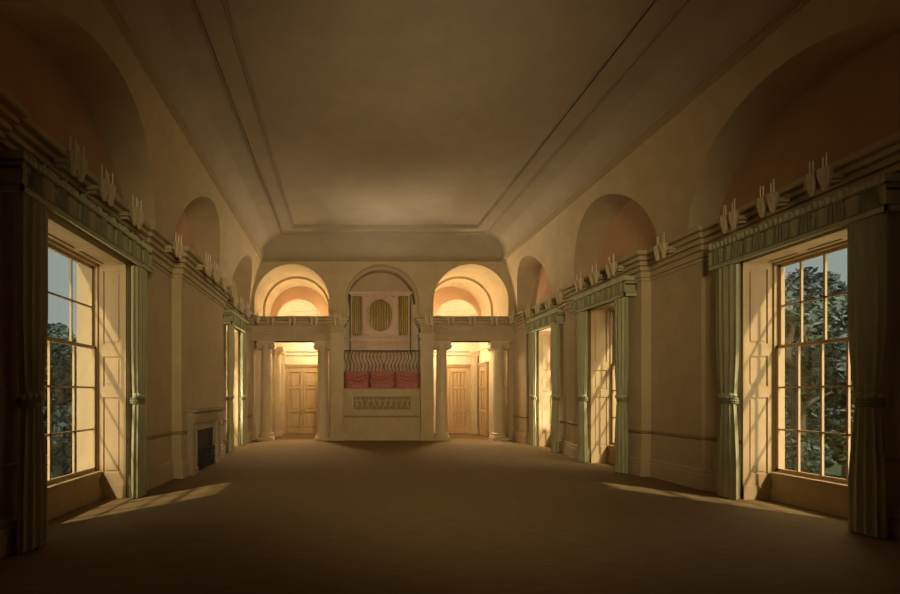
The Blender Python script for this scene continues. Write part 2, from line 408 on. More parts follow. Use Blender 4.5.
def pier(x0, x1, y0, y1, label):
    t = thing('wall_pilaster', label, 'pilaster', ((x0 + x1) / 2, (y0 + y1) / 2, 0), 'pilasters inside the lobbies', 'thing')
    mb = MB(); mb.box(x0, x1, y0, y1, .25, 3.45); mb.build('shaft', M['stone'], t, bevel=.01)
    mb = MB(); mb.box(x0 - .03, x1 + .03, y0 - .03, y1, 0, .2); mb.box(x0 - .015, x1 + .015, y0 - .015, y1, .2, .25); mb.build('column_base', M['stone'], t)
    mb = MB(); mb.box(x0 - .02, x1 + .02, y0 - .02, y1, 3.45, 3.5); mb.box(x0 - .06, x1 + .06, y0 - .05, y1, 3.62, 3.71)
    mb.tube([(x0 - .02, y0 - .03, 3.56), (x0 - .02, y1, 3.56)], .06, 14); mb.tube([(x1 + .02, y0 - .03, 3.56), (x1 + .02, y1, 3.56)], .06, 14)
    mb.box(x0, x1, y0 - .02, y1, 3.5, 3.62)
    mb.build('capital', M['stone'], t, smooth=True)
pier(-2.95, -2.72, 21.78, 21.935, 'narrow pilaster left of the double door in the left lobby')
pier(5.70, 5.94, 21.70, 21.935, 'narrow pilaster in the corner of the right lobby between its two doors')
pier(5.86, 5.955, 19.25, 19.6, 'narrow pilaster close behind the bright outer column of the right lobby')

# ------------------------------------------------------------------ doors
def door(n, label, w, h, leaves, place):
    """place maps (u along wall, d out of wall, z) to world"""
    loc = place(0, 0, 0)
    t = thing('door_%d' % n, label, 'door', loc, None, 'structure')
    def pbox(mb, u0, u1, d0, d1, z0, z1):
        a, b = place(u0, d0, z0), place(u1, d1, z1); mb.box(a[0], b[0], a[1], b[1], z0, z1)
    mb = MB(); f = .16
    for sg in (-1, 1): pbox(mb, sg * w / 2, sg * (w / 2 + f), 0, .07, 0, h); pbox(mb, sg * (w / 2 + f * .55), sg * (w / 2 + f), .07, .10, 0, h + f * .5)
    pbox(mb, -w / 2 - f, w / 2 + f, 0, .07, h, h + f); pbox(mb, -w / 2 - f, w / 2 + f, .07, .11, h + f * .55, h + f)
    pbox(mb, -w / 2 - f - .04, w / 2 + f + .04, 0, .15, h + f, h + f + .06)
    mb.build('door_frame', M['doorw'], t)
    lw = w / leaves
    for k in range(leaves):
        u0 = -w / 2 + k * lw + .008; u1 = u0 + lw - .016
        mb = MB(); st = .11 if lw < .8 else .13
        zs = [(.26, .98), (1.12, 2.02), (2.14, h - .14)]
        pbox(mb, u0, u1, .0, .025, .01, h)
        pbox(mb, u0, u0 + st, .02, .085, .01, h); pbox(mb, u1 - st, u1, .02, .085, .01, h)
        prev = .01
        for a, b in zs + [(h, h)]:
            pbox(mb, u0 + st, u1 - st, .02, .085, prev, a); prev = b
        cols = [(u0 + st, u1 - st)]
        if lw > .8:
            mid = (u0 + u1) / 2; pbox(mb, mid - .05, mid + .05, .02, .078, .012, h - .002); cols = [(u0 + st, mid - .05), (mid + .05, u1 - st)]
        for a, b in zs:
            for c0, c1 in cols: pbox(mb, c0 + .05, c1 - .05, .025, .06, a + .05, b - .05)
        lf = mb.build('door_leaf', M['doorw'], t, bevel=.006)
        ku = (u1 - .055) if (k == 0) else (u0 + .055)
        p = place(ku, .13, 1.05); mb = MB(); mb.ball(p, .032); q = place(ku, .08, 1.05)
        mb.tube([q, p], .012, 8); mb.build('door_knob', M['brass'], lf, smooth=True)
door(1, 'pale panelled double door in the left lobby', 1.42, 2.92, 2, lambda u, d, z: (-1.90 + u, 22.0 - d, z))
door(2, 'panelled door facing the room at the back of the right lobby', .86, 2.92, 1, lambda u, d, z: (5.16 + u, 22.0 - d, z))
door(3, 'panelled door in the side wall of the right lobby', .86, 2.92, 1, lambda u, d, z: (6.02 - d, 20.85 + u, z))

# ------------------------------------------------------------------ windows
WLAB = {0: ('right wall', 'nearest the viewer'), 1: ('right wall', 'middle'), 2: ('right wall', 'farthest'), 3: ('left wall', 'near'), 4: ('left wall', 'far')}
WN = ['large window nearest the viewer on the right wall, trees outside', 'middle window of the right wall, in the projecting bay',
      'farthest window of the right wall, next to the right lobby', 'large near window of the left wall, blue foliage outside', 'far window of the left wall, beyond the fireplace']
def window(i, w):
    s, c, hw, p, ds, nc = w; xi = XB[s] - p
    def bx(mb, d0, d1, y0, y1, z0, z1): mb.box(s * (xi + d0), s * (xi + d1), y0, y1, z0, z1)
    t = thing('window_%d' % (i + 1), WN[i], 'window', (s * (xi + ds), c, 0), None, 'structure')
    zb, zt = .47, 3.86
    mb = MB(); f = .065
    for sg in (-1, 1): bx(mb, ds - .01, ds + .11, c + sg * hw, c + sg * (hw - f), zb - .04, HEAD)
    bx(mb, ds - .01, ds + .11, c - hw, c + hw, zt - .01, HEAD); bx(mb, ds - .01, ds + .16, c - hw, c + hw, zb - .05, zb)
    mb.build('window_frame', M['wood'], t)
    w0, w1 = c - hw + f, c + hw - f
    zm = zb + (zt - zb) * 3 / 5
    for nm, za, zc_, rows, dd in (('lower_sash', zb, zm + .02, 3, .015), ('upper_sash', zm - .02, zt - .01, 2, .06)):
        mb = MB(); st = .045
        for a, b in ((w0, w0 + st), (w1 - st, w1)): bx(mb, ds + dd, ds + dd + .04, a, b, za, zc_)
        for a, b in ((za, za + .05), (zc_ - .05, zc_)): bx(mb, ds + dd, ds + dd + .04, w0, w1, a, b)
        for k in range(1, nc):
            y = w0 + (w1 - w0) * k / nc; bx(mb, ds + dd + .004, ds + dd + .036, y - .014, y + .014, za, zc_)
        for k in range(1, rows):
            z = za + (zc_ - za) * k / rows; bx(mb, ds + dd + .004, ds + dd + .036, w0, w1, z - .014, z + .014)
        sa = mb.build(nm, M['wood'], t)
        mb = MB(); bx(mb, ds + dd + .018, ds + dd + .022, w0 + .02, w1 - .02, za + .02, zc_ - .02)
        mb.build('pane', M['glass'], sa)
    # panelled shutter boxes on both jambs
    for sg in (-1, 1):
        mb = MB(); ya = c + sg * hw
        def j(d0, d1, th, z0, z1): bx(mb, d0, d1, ya - sg * .002, ya - sg * th, z0, z1)
        j(.0, ds - .01, .022, 0, HEAD)
        rails = [(0, .42), (1.68, 1.86), (2.36, 2.56), (3.78, HEAD)]
        j(.0, .085, .04, 0, HEAD); j(ds - .095, ds - .01, .04, 0, HEAD)
        for a, b in rails: j(.085, ds - .095, .04, a, b)
        for a, b in ((.42, 1.68), (1.86, 2.36), (2.56, 3.78)): j(.125, ds - .135, .034, a + .045, b - .045)
        j(.0, ds - .01, .055, 0, .22)
        mb.build('shutter', M['wood'], t)
    mb = MB(); bx(mb, 0, ds, c - hw, c + hw, HEAD - .025, HEAD - .002)
    for d0, d1 in ((0, .09), (ds - .1, ds - .01)): bx(mb, d0, d1, c - hw, c + hw, HEAD - .045, HEAD - .025)
    n = 3
    for k in range(n + 1):
        y = c - hw + (2 * hw) * k / n; bx(mb, .09, ds - .1, max(c - hw, y - .06), min(c + hw, y + .06), HEAD - .045, HEAD - .025)
    mb.build('window_head', M['wood'], t)
    mb = MB(); bx(mb, ds - .04, ds + .10, c - hw + .055, c + hw - .055, 0, zb - .05)
    bx(mb, ds - .075, ds - .04, c - hw + .055, c + hw - .055, 0, .15); bx(mb, ds - .06, ds - .04, c - hw + .055, c + hw - .055, .15, .18)
    bx(mb, ds - .06, ds - .04, c - hw + .055, c + hw - .055, .34, .42)
    mb.build('window_apron', M['wood'], t)
    mb = MB(); bx(mb, ds - .085, ds + .02, c - hw + .055, c + hw - .055, zb - .055, zb - .015); mb.build('window_sill', M['wood'], t, bevel=.008)
for i, w in enumerate(WIN): window(i, w)

# ------------------------------------------------------------------ curtains and pelmets
CW = {0: .40, 1: .40, 2: .40, 3: .44, 4: .40}
CLAB = [('near window of the right wall', 'trees'), ]
WSHORT = ['tree-filled near window of the right wall', 'middle window of the right wall', 'farthest window of the right wall', 'near window of the left wall', 'far window beyond the fireplace']
def curtain(i, w, sg):
    s, c, hw, p, ds, nc = w; xi = XB[s] - p; W = CW[i]
    yc = c + sg * (hw + W / 2 - .12); end = 'far' if sg > 0 else 'near'
    t = thing('curtain', 'sage curtain at %s side of %s' % (end, WSHORT[i]), 'curtain', (s * xi, yc, 0), 'sage green window curtains')
    ztop, zt = 3.853, 1.62
    def half(z):
        if z > zt: q = (z - zt) / (ztop - zt); return W / 2 * (.62 + .42 * min(1, q * 2.2) ** .6)
        q = (zt - z) / zt; return W / 2 * (.60 + .42 * min(1, q * 1.6) ** .7)
    def mk(z0, z1, nz):
        rows = []; N = 72; ph = i * 1.3 + sg
        for k in range(nz + 1):
            z = z0 + (z1 - z0) * k / nz; h = half(z); r = []
            dep = .055 + .03 * (h / (W / 2))
            for j in range(N):
                a = 2 * PI * j / N; cx, sy_ = math.cos(a), math.sin(a)
                fold = 1 + .20 * math.sin(11 * a + ph + .25 * math.sin(z * 2.1)) * (1 if sy_ > -.2 else .2)
                dd = -(.075 + dep) - (dep) * sy_ * fold
                r.append((s * (xi + max(dd, -.26) if dd < -.065 else s * 0 + (xi - .065)) if False else s * (xi + min(-.062, dd)), yc + h * cx * (1 + .05 * math.sin(9 * a + ph)), z))
            rows.append(r)
        return rows
    mb = MB(); rows = mk(zt + .0, ztop, 30); mb.grid(rows, True); mb.face(rows[-1]); mb.face(rows[0][::-1])
    mb.build('upper_drape', M['green'], t, smooth=True)
    mb = MB(); rows = mk(.015, zt, 22); mb.grid(rows, True); mb.face(rows[-1]); mb.face(rows[0][::-1])
    mb.build('lower_drape', M['green'], t, smooth=True)
    # tieback: gathered band with puffs of cloth above it
    mb = MB(); hh = half(zt) * 1.08
    for zz, rr in ((zt - .035, .022), (zt, .028), (zt + .035, .022)):
        mb.tube([(s * (xi - .135 - .085 * math.sin(2 * PI * k / 24)), yc + hh * math.cos(2 * PI * k / 24), zz) for k in range(25)], rr, 8)
    tb = mb.build('tieback', M['greend'], t, smooth=True)
    mb = MB()
    rnd = random.Random(i * 7 + sg)
    for k in range(7):
        a = PI * (k + .5) / 7
        mb.ball((s * (xi - .14 - .09 * math.sin(a)), yc + hh * 1.05 * math.cos(a), zt + .075 + rnd.uniform(-.01, .02)), .042, 8, 6, (1, 1, rnd.uniform(.8, 1.3)))
    mb.build('ruffle', M['greenl'], tb, smooth=True)
    mb = MB(); mb.tube([(s * (xi - .05), yc - sg * 0, zt), (s * (xi + .005), yc, zt)], .012, 8); mb.build('hook', M['brass'], tb)
def pelmet(i, w):
    s, c, hw, p, ds, nc = w; xi = XB[s] - p; W = CW[i]; h = hw + W - .03
    t = thing('pelmet', 'sage green swagged fabric pelmet above the %s' % WSHORT[i], 'pelmet', (s * xi, c, 4.1), 'sage green window pelmets')
    def bx(mb, d0, d1, y0, y1, z0, z1): mb.box(s * (xi - d0), s * (xi - d1), y0, y1, z0, z1)
    mb = MB(); bx(mb, -.0, .24, c - h, c + h, 4.10, 4.13); bx(mb, 0, .02, c - h, c + h, 3.98, 4.10)
    mb.build('pelmet_board', M['wood'], t)
    zt_, zb_ = 4.29, 3.86; rnd = random.Random(i)
    # pleated cloth front with returns
    mb = MB(); path = []
    n = int(2 * h / .02)
    for k in range(n + 1):
        y = -h + 2 * h * k / n
        u = (y + h) / (2 * h) * (7 if hw > .9 else 5); fr = u - math.floor(u); tight = abs(fr - .5) < .19
        path.append((y, (.018 * math.sin(y * 95)) if tight else .012 * math.cos(PI * 2 * (fr if fr < .5 else fr - 1) * 1.5), tight))
    rows = []
    for z in [zb_ + .0 + (zt_ - .075 - zb_) * k / 8 for k in range(9)]:
        q = (zt_ - z) / (zt_ - zb_)
        r = [(s * xi, c - h, z)] + [(s * (xi - .245 - o * (1 if tg else (1.5 * math.sin(PI * q)))), c + y, z) for y, o, tg in path] + [(s * xi, c + h, z)]
        rows.append(r)
    mb.grid(rows); mb.build('swag_cloth', M['green'], t, smooth=True)
    # narrow pleated tails between the flat swags
    cnt = 7 if hw > .9 else 5
    for k in range(cnt):
        yk = c - h + 2 * h * (k + .5) / cnt
        mb = MB(); rows = []
        for zz, ww in ((zt_ - .085, .07), (4.1, .085), (4.0, .10), (3.93 + .01 * rnd.random(), .105)):
            N = 28; rr = []
            for j in range(N + 1):
                a = j / N * 2 - 1; rr.append((s * (xi - .258 - .022 * (1 + math.cos(a * PI * 3.5)) / 2), yk + a * ww, zz - .03 * abs(a)))
            rows.append(rr)
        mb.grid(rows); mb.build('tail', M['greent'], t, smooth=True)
    # ruffled heading and edge bands
    mb = MB(); rows = []
    N = int(2 * h / .012)
    for zz, am in ((zt_ - .09, .004), (zt_ - .05, .012), (zt_ - .02, .016), (zt_, .02)):
        rr = [(s * xi, c - h - .005, zz)]
        for j in range(N + 1):
            y = -h + 2 * h * j / N; jag = .014 * math.sin(j * 1.1) + .012 * math.sin(j * .37 + i)
            rr.append((s * (xi - .268 - am * math.sin(j * .9)), c + y, zz + (jag if am > .018 else 0)))
        rr.append((s * xi, c + h + .005, zz)); rows.append(rr)
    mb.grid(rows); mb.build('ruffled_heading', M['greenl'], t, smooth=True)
    for nm, z0, z1, m_ in (('top_band', zt_ - .115, zt_ - .09, 'greend'), ('bottom_band', zb_ - .005, zb_ + .055, 'greenl'), ('cord', zb_ + .06, zb_ + .075, 'greend')):
        mb = MB(); ex = .272 if nm != 'top_band' else .276
        bx(mb, .235, ex, c - h - .008, c + h + .008, z0, z1); bx(mb, .005, ex, c - h - .008, c - h + .012, z0, z1); bx(mb, .005, ex, c + h - .012, c + h + .008, z0, z1)
        mb.build(nm, M[m_], t)
for i, w in enumerate(WIN):
    pelmet(i, w)
    for sg in (1, -1): curtain(i, w, sg)

# ------------------------------------------------------------------ chimneypiece on the left breast
def chimney():
    xf = -(XL - .27); c = 11.5; hw = 1.15
    t = thing('fireplace', 'small grey stone chimneypiece with iron grate on the left wall', 'fireplace', (xf, c, 0))
    def bx(mb, d0, d1, y0, y1, z0, z1): mb.box(xf + d0, xf + d1, c + y0, c + y1, z0, z1)
    for sg in (-1, 1):
        mb = MB(); a, b = sg * (hw - .30), sg * hw
        bx(mb, 0, .13, a, b, .14, 1.10); bx(mb, 0, .16, sg * (hw - .32), sg * (hw + .015), 0, .14)
        bx(mb, .13, .15, sg * (hw - .255), sg * (hw - .225), .2, 1.05); bx(mb, .13, .15, sg * (hw - .075), sg * (hw - .045), .2, 1.05)
        mb.build('jamb', M['marble'], t, bevel=.006)
    mb = MB(); bx(mb, 0, .137, -hw, hw, 1.10, 1.34); bx(mb, .135, .15, -hw, hw, 1.10, 1.125)
    bx(mb, .135, .15, -hw + .34, hw - .34, 1.15, 1.175); bx(mb, .135, .15, -hw + .34, hw - .34, 1.29, 1.31)
    bx(mb, .135, .15, -hw + .34, -hw + .37, 1.15, 1.31); bx(mb, .135, .15, hw - .37, hw - .34, 1.15, 1.31)
    fz = mb.build('frieze', M['marble'], t)
    for sg in (-1, 1):
        mb = MB(); bx(mb, .135, .17, sg * (hw - .28), sg * (hw - .02), 1.13, 1.32); bx(mb, .17, .185, sg * (hw - .22), sg * (hw - .08), 1.18, 1.27); mb.build('corner_block', M['marble'], fz, bevel=.005)
    mb = MB(); bx(mb, 0, .20, -hw - .02, hw + .02, 1.34, 1.36); bx(mb, 0, .24, -hw - .05, hw + .05, 1.36, 1.41); mb.build('mantel_shelf', M['marble'], t, bevel=.006)
    mb = MB()
    for sg in (-1, 1): bx(mb, 0, .08, sg * (hw - .3), sg * (hw - .48), 0, .93)
    bx(mb, 0, .08, -hw + .3, hw - .3, .93, 1.10); mb.build('slip', M['marble'], t)
    mb = MB(); o = hw - .48
    bx(mb, .002, .02, -o, o, 0, .93); mb.build('firebox', M['iron'], t)
    g = MB(); bx(g, .02, .06, -o, o, .80, .93); bx(g, .02, .06, -o, -o + .1, 0, .93); bx(g, .02, .06, o - .1, o, 0, .93); bx(g, .02, .05, -o, o, 0, .14)
    gr = g.build('register_grate', M['iron'], t)
    for k in range(4):
        z = .22 + .09 * k; mb = MB(); mb.tube([(xf + .10, c - o + .1, z), (xf + .17, c - o * .4, z), (xf + .17, c + o * .4, z), (xf + .10, c + o - .1, z)], .012, 8); mb.build('grate_bar', M['iron'], gr, smooth=True)
    for y in (-.42, -.14, .14, .42):
        mb = MB(); mb.tube([(xf + .16, c + y, .05), (xf + .16, c + y, .46)], .014, 8); mb.ball((xf + .16, c + y, .48), .026, 8, 6); mb.build('grate_post', M['iron'], gr, smooth=True)
chimney()

# ------------------------------------------------------------------ organ gallery
def organ():
    cx = 1.385; hw = 1.20; yf = 18.98; z0 = 2.60; zt = 5.68
    t = thing('organ', 'rose painted organ case with gilt pipes in the central arched niche', 'organ', (cx, yf, z0))
    mb = MB()
    # front of the case: stiles, rails, and a plate pierced by an oval
    for a, b in ((-hw, -hw + .10), (-.70, -.54), (.54, .70), (hw - .10, hw)): mb.box(cx + a, cx + b, yf, yf + .08, 4.06, 5.62)
    for a, b in ((3.30, 4.06), (5.62, zt)): mb.box(cx - hw, cx + hw, yf, yf + .08, a, b)
    N = 48; ex, ez, zc = .49, .66, 4.86
    inner = [(cx + ex * math.cos(2 * PI * k / N), zc + ez * math.sin(2 * PI * k / N)) for k in range(N)]
    outer = []
    for k in range(N):
        a = 2 * PI * k / N; ca, sa = math.cos(a), math.sin(a); q = min(.54 / max(abs(ca), 1e-6), .80 / max(abs(sa), 1e-6)); outer.append((cx + ca * q, zc + sa * q * (.77 / .80 if sa > 0 else 1)))
    mb.grid([[(x, yf + .01, z) for x, z in inner], [(x, yf + .01, z) for x, z in outer]], True)
    mb.grid([[(x, yf + .01, z) for x, z in inner], [(x, yf + .20, z) for x, z in inner]], True)
    for sg in (-1, 1): mb.box(cx + sg * hw, cx + sg * (hw - .04), yf, yf + .45, z0, zt)
    mb.box(cx - hw, cx + hw, yf + .30, yf + .34, z0, zt); mb.box(cx - hw, cx + hw, yf, yf + .45, zt, zt + .05)
    body = mb.build('case', M['pink'], t)
    mb = MB()
    mb.tube([(x, yf - .005, z) for x, z in inner + inner[:1]], .028, 8)
    mb.build('oval_frame', M['pink'], t, smooth=True)
    mb = MB(); mb.box(cx - hw - .06, cx + hw + .06, yf - .06, yf + .45, zt + .05, zt + .10); mb.box(cx - hw - .03, cx + hw + .03, yf - .03, yf + .45, zt + .0, zt + .05)
    rows = []
    for k in range(25):
        a = -1 + 2 * k / 24; zz = zt + .10 + .07 * math.sqrt(max(0, 1 - a * a * .96)); rows.append([(cx + a * hw, yf, zt + .10), (cx + a * hw, yf, zz), (cx + a * hw, yf + .3, zz), (cx + a * hw, yf + .3, zt + .10)])
    mb.grid(rows); mb.build('case_cornice', M['pink'], t)
    mb = MB(); mb.box(cx - hw - .05, cx + hw + .05, yf - .10, yf, 3.86, 3.94); mb.box(cx - hw - .02, cx + hw + .02, yf - .06, yf, z0, 3.30)
    mb.box(cx - hw, cx + hw, yf - .03, yf + .3, 3.30, 3.34)
    for a, b in ((-.95, -.66), (-.58, .58), (.66, .95)):
        for q in (0, 1): mb.box(cx + a + .02 * q, cx + b - .02 * q, yf - .02 - .012 * q, yf, 3.46 + .02 * q, 3.80 - .02 * q)
    mb.build('lower_panel', M['pink'], t)
    mb = MB(); mb.box(cx - .58, cx + .58, yf - .2, yf - .03, 3.18, 3.30); mb.build('keydesk', M['wood'], t)
    for x0, x1 in ((NI0 + .002, cx - hw), (cx + hw, NI1 - .002)):
        mb = MB(); mb.box(x0, x1, yf + .06, yf + .10, z0, 5.3); mb.build('gap_infill', M['stone'], t)  # pale boards added to cover the dark gaps beside the case
    def pipe(x, zb_, ztop, r, y):
        mb = MB(); zb2 = zb_ + min(.22, (ztop - zb_) * .2)
        mb.lathe([(r * .3, zb_), (r * .95, zb2), (r, zb2 + .03), (r, ztop - .02), (r * .92, ztop)], (x, y, 0), 14)
        mb.box(x - r * .5, x + r * .5, y - r - .004, y - r * .7, zb2 + .02, zb2 + .07)
        mb.build('organ_pipe', M['pipe'], t, smooth=True)
    for c0 in (-.90, .90):
        c1 = -.895 if c0 < 0 else .895
        for k in range(5): pipe(cx + c1 + (k - 2) * .078, 4.06, 5.60, .036, yf + .10)
    for k in range(9): pipe(cx + (k - 4) * .106, 4.22 + .35 * (abs(k - 4) / 4) ** 3 - .04, 5.50 - .33 * (abs(k - 4) / 4) ** 3 + .06, .048, yf + .24)
organ()
def railing():
    t = thing('gallery_railing', 'wavy wrought iron railing across the front of the organ gallery', 'railing', (1.42, 18.6, 2.6))
    mb = MB(); mb.box(NI0, NI1, 18.585, 18.625, 3.42, 3.46); mb.build('top_rail', M['iron'], t)
    mb = MB(); mb.box(NI0, NI1, 18.585, 18.625, 2.62, 2.65); mb.build('bottom_rail', M['iron'], t)
    n = 21
    for k in range(n):
        x = NI0 + .07 + (NI1 - NI0 - .14) * k / (n - 1); sg = 1 if k < n / 2 else -1
        path = [(x + sg * .055 * math.sin(2 * PI * j / 20) * (1 - .25 * math.cos(2 * PI * j / 20)), 18.605, 2.64 + .79 * j / 20) for j in range(21)]
        mb = MB(); mb.tube(path, .0125, 6); mb.build('baluster', M['bronze'] if 'bronze' in M else M['iron'], t, smooth=True)
railing()
def drapery():
    t = thing('gallery_drapery', 'crimson cloth hung in three swags below the gallery railing', 'drapery', (1.42, 18.5, 2.0))
    W = (NI1 - NI0) / 3
    for k in range(3):
        x0 = NI0 + W * k; rows = []
        for j in range(25):
            v = j / 24; r = []
            for a in range(41):
                u = a / 40; sag = 4 * u * (1 - u)
                f = math.sin((v * 4.2 + 1.5 * (1 - sag) - .4) * 2 * PI + .6 * math.sin(u * 9 + k)) * .05 * math.sin(PI * min(1, v * 1.15) * .95) * (.35 + sag * .65)
                r.append((x0 + W * u, 18.52 - .05 * sag * math.sin(PI * v) - f, 2.615 - .60 * v))
            rows.append(r)
        mb = MB(); mb.grid(rows); mb.build('swag', M['red'], t, smooth=True)
    for k in range(4):
        x = NI0 + W * k; mb = MB(); x = min(max(x, NI0 + .05), NI1 - .05); rows = []
        for z, w in ((2.615, .03), (2.4, .045), (2.2, .055), (2.02, .065)):
            rows.append([(x + w * a / 8, 18.485 - .018 * math.cos(a * PI * .5), z) for a in range(-8, 9)])
        mb.grid(rows); mb.build('tail', M['red'], t, smooth=True)
    mb = MB(); mb.box(NI0, NI1, 18.44, 18.56, 2.60, 2.635); mb.build('drapery_rail', M['red'], t)
    mb = MB(); mb.box(NI0, NI1, 18.50, 18.54, 1.985, 2.02); mb.build('fringe', M['red'], t)
drapery()
def relief():
    x0, x1, z0, z1 = .27, 2.57, 1.13, 1.74
    t = thing('relief_panel', 'carved stone frieze of small figures on the wall below the crimson drapery', 'relief', ((x0 + x1) / 2, 18.6, z0))
    mb = MB(); y = 18.59
    for a, b, c, d in ((x0, x1, z0, z0 + .06), (x0, x1, z1 - .06, z1), (x0, x0 + .06, z0, z1), (x1 - .06, x1, z0, z1)): mb.box(a, b, y - .05, YB, c, d)
    mb.build('panel_frame', M['plaster'], t, bevel=.006)
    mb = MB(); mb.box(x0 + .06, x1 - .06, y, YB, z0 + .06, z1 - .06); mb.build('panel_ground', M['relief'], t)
    mb = MB(); rnd = random.Random(3); n = 10
    for k in range(n):
        x = x0 + .2 + (x1 - x0 - .4) * k / (n - 1) + rnd.uniform(-.03, .03); zb = z0 + .07; l = rnd.choice((-1, 1)) * rnd.uniform(.02, .06); yy = y - .02
        hip = (x, yy, zb + .21); sh = (x + l, yy, zb + .36)
        mb.tube([hip, ((x + sh[0]) / 2, yy - .008, zb + .29), sh], [.032, .036, .042], 8)
        mb.ball((sh[0] + l * .2, yy - .01, zb + .425), .032, 10, 8)
        st = rnd.uniform(.03, .08)
        mb.tube([(x - .015, yy, zb + .21), (x - st * .7, yy - .012, zb + .11), (x - st, yy, zb)], [.03, .024, .016], 8)
        mb.tube([(x + .015, yy, zb + .21), (x + st * .8, yy - .012, zb + .12), (x + st * .6, yy, zb)], [.03, .024, .016], 8)
        up = rnd.uniform(-.1, .08)
        for sg in (-1, 1): mb.tube([(sh[0] + sg * .035, yy, sh[2]), (sh[0] + sg * .085, yy - .01, sh[2] - .05), (sh[0] + sg * .12, yy, sh[2] + up * sg)], [.017, .015, .011], 8)
    mb.build('carved_figures', M['plaster'], t, smooth=True)
relief()

# ------------------------------------------------------------------ candle sconces on the cornices
def make_sconce():
    t = thing('candle_sconce', 'x', 'sconce', (0, 0, 0), 'paired candle sconces along the cornices')
    mb = MB(); mb.box(-.02, .17, -.10, .10, -.06, -.025); mb.box(.06, .18, -.05, .05, -.10, .02)
    mb.build('bracket', M['gesso'], t, bevel=.005)
    for sy in (-1, 1):
        y = sy * .088; x = -.07
        prof = [(.012, -.22), (.03, -.20), (.034, -.15), (.055, -.09), (.070, -.01), (.066, .03), (.074, .045), (.074, .06), (.05, .06)]
        rows = []
        for r, z in prof: rows.append([(x + r * (1 + .10 * math.cos(8 * 2 * PI * k / 40)) * math.cos(2 * PI * k / 40), y + r * (1 + .10 * math.cos(8 * 2 * PI * k / 40)) * math.sin(2 * PI * k / 40), z) for k in range(40)])
        mb = MB(); mb.grid(rows, True); mb.face(rows[0][::-1]); mb.face(rows[-1]); cup = mb.build('cup', M['gesso'], t, smooth=True)
        for q in (-1, 1):
            mb = MB(); xx, yy = x + q * .012, y + q * .036; hh = .17 + .03 * (sy * q > 0)
            mb.lathe([(.0095, .055), (.009, .055 + hh * .8), (.008, .055 + hh)], (xx, yy, 0), 10); mb.lathe([(.002, .055 + hh), (.0015, .07 + hh)], (xx, yy, 0), 6)
            mb.build('candle', M['wax'], cup, smooth=True)
    return t
def dup(o, parent=None):
    c = o.copy(); COL.objects.link(c)
    if parent: c.parent = parent
    for ch in list(o.children): dup(ch, c)
    return c
proto = make_sconce(); used = [False]
def sconce(x, y, rz, label):
    if not used[0]: o = proto; used[0] = True
    else: o = dup(proto)
    o.location = (x, y, ZC - .16); o.rotation_euler = (0, 0, rz); o['label'] = label
def proj(s, y):
    for a, b, p in RUNS[s]:
        if a <= y < b: return XB[s] - p
    return XB[s]
SC = {1: [(6.31, 'above the near right window, at its viewer end'), (7.07, 'above the near right window, over its middle'), (7.77, 'above the near right window, at its far end'),
          (9.35, 'on the broad right pier beyond the near window'), (10.72, 'above the middle right window, at its viewer end'), (11.45, 'above the middle right window, over its middle'),
          (12.2, 'above the middle right window, at its far end'), (13.75, 'on the right pier between the middle and farthest windows'), (14.7, 'above the farthest right window, at its viewer end'),
          (15.5, 'above the farthest right window, over its middle'), (16.3, 'above the farthest right window, at its far end'), (17.7, 'on the corner pier at the far end of the right wall')],
      -1: [(5.9, 'above the near left window, at its viewer end'), (6.65, 'above the near left window, over its middle'), (7.6, 'above the near left window, at its far end'),
           (9.3, 'on the left pier between near window and chimney breast'), (10.6, 'on the chimney breast cornice, first from the viewer'), (11.3, 'on the chimney breast cornice, second from the viewer'),
           (12.05, 'on the chimney breast cornice, third from the viewer'), (13.0, 'on the chimney breast cornice, fourth from the viewer'), (14.4, 'above the far left window, at its viewer end'), (15.3, 'above the far left window, over its middle'), (16.3, 'above the far left window, at its far end'),
           (17.7, 'on the corner pier at the far end of the left wall')]}
for s in (1, -1):
    for y, lab in SC[s]: sconce(s * (proj(s, y) - .23 - .085), y, 0 if s > 0 else PI, 'paired candle sconce ' + lab)
for x, lab in ((-2.82, 'over the outer column of the left lobby'), (-2.0, 'over the middle of the left lobby entablature'), (-1.18, 'over the inner column of the left lobby'), (-.28, 'on the pilaster left of the organ'),
               (3.13, 'on the pilaster right of the organ'), (3.98, 'over the inner column of the right lobby'), (4.78, 'over the middle of the right lobby entablature'), (5.6, 'over the outer column of the right lobby')):
    y = (18.38 if -.56 < x < 3.38 else 18.50) - .21 - .085
    sconce(x, y, PI / 2, 'paired candle sconce ' + lab)

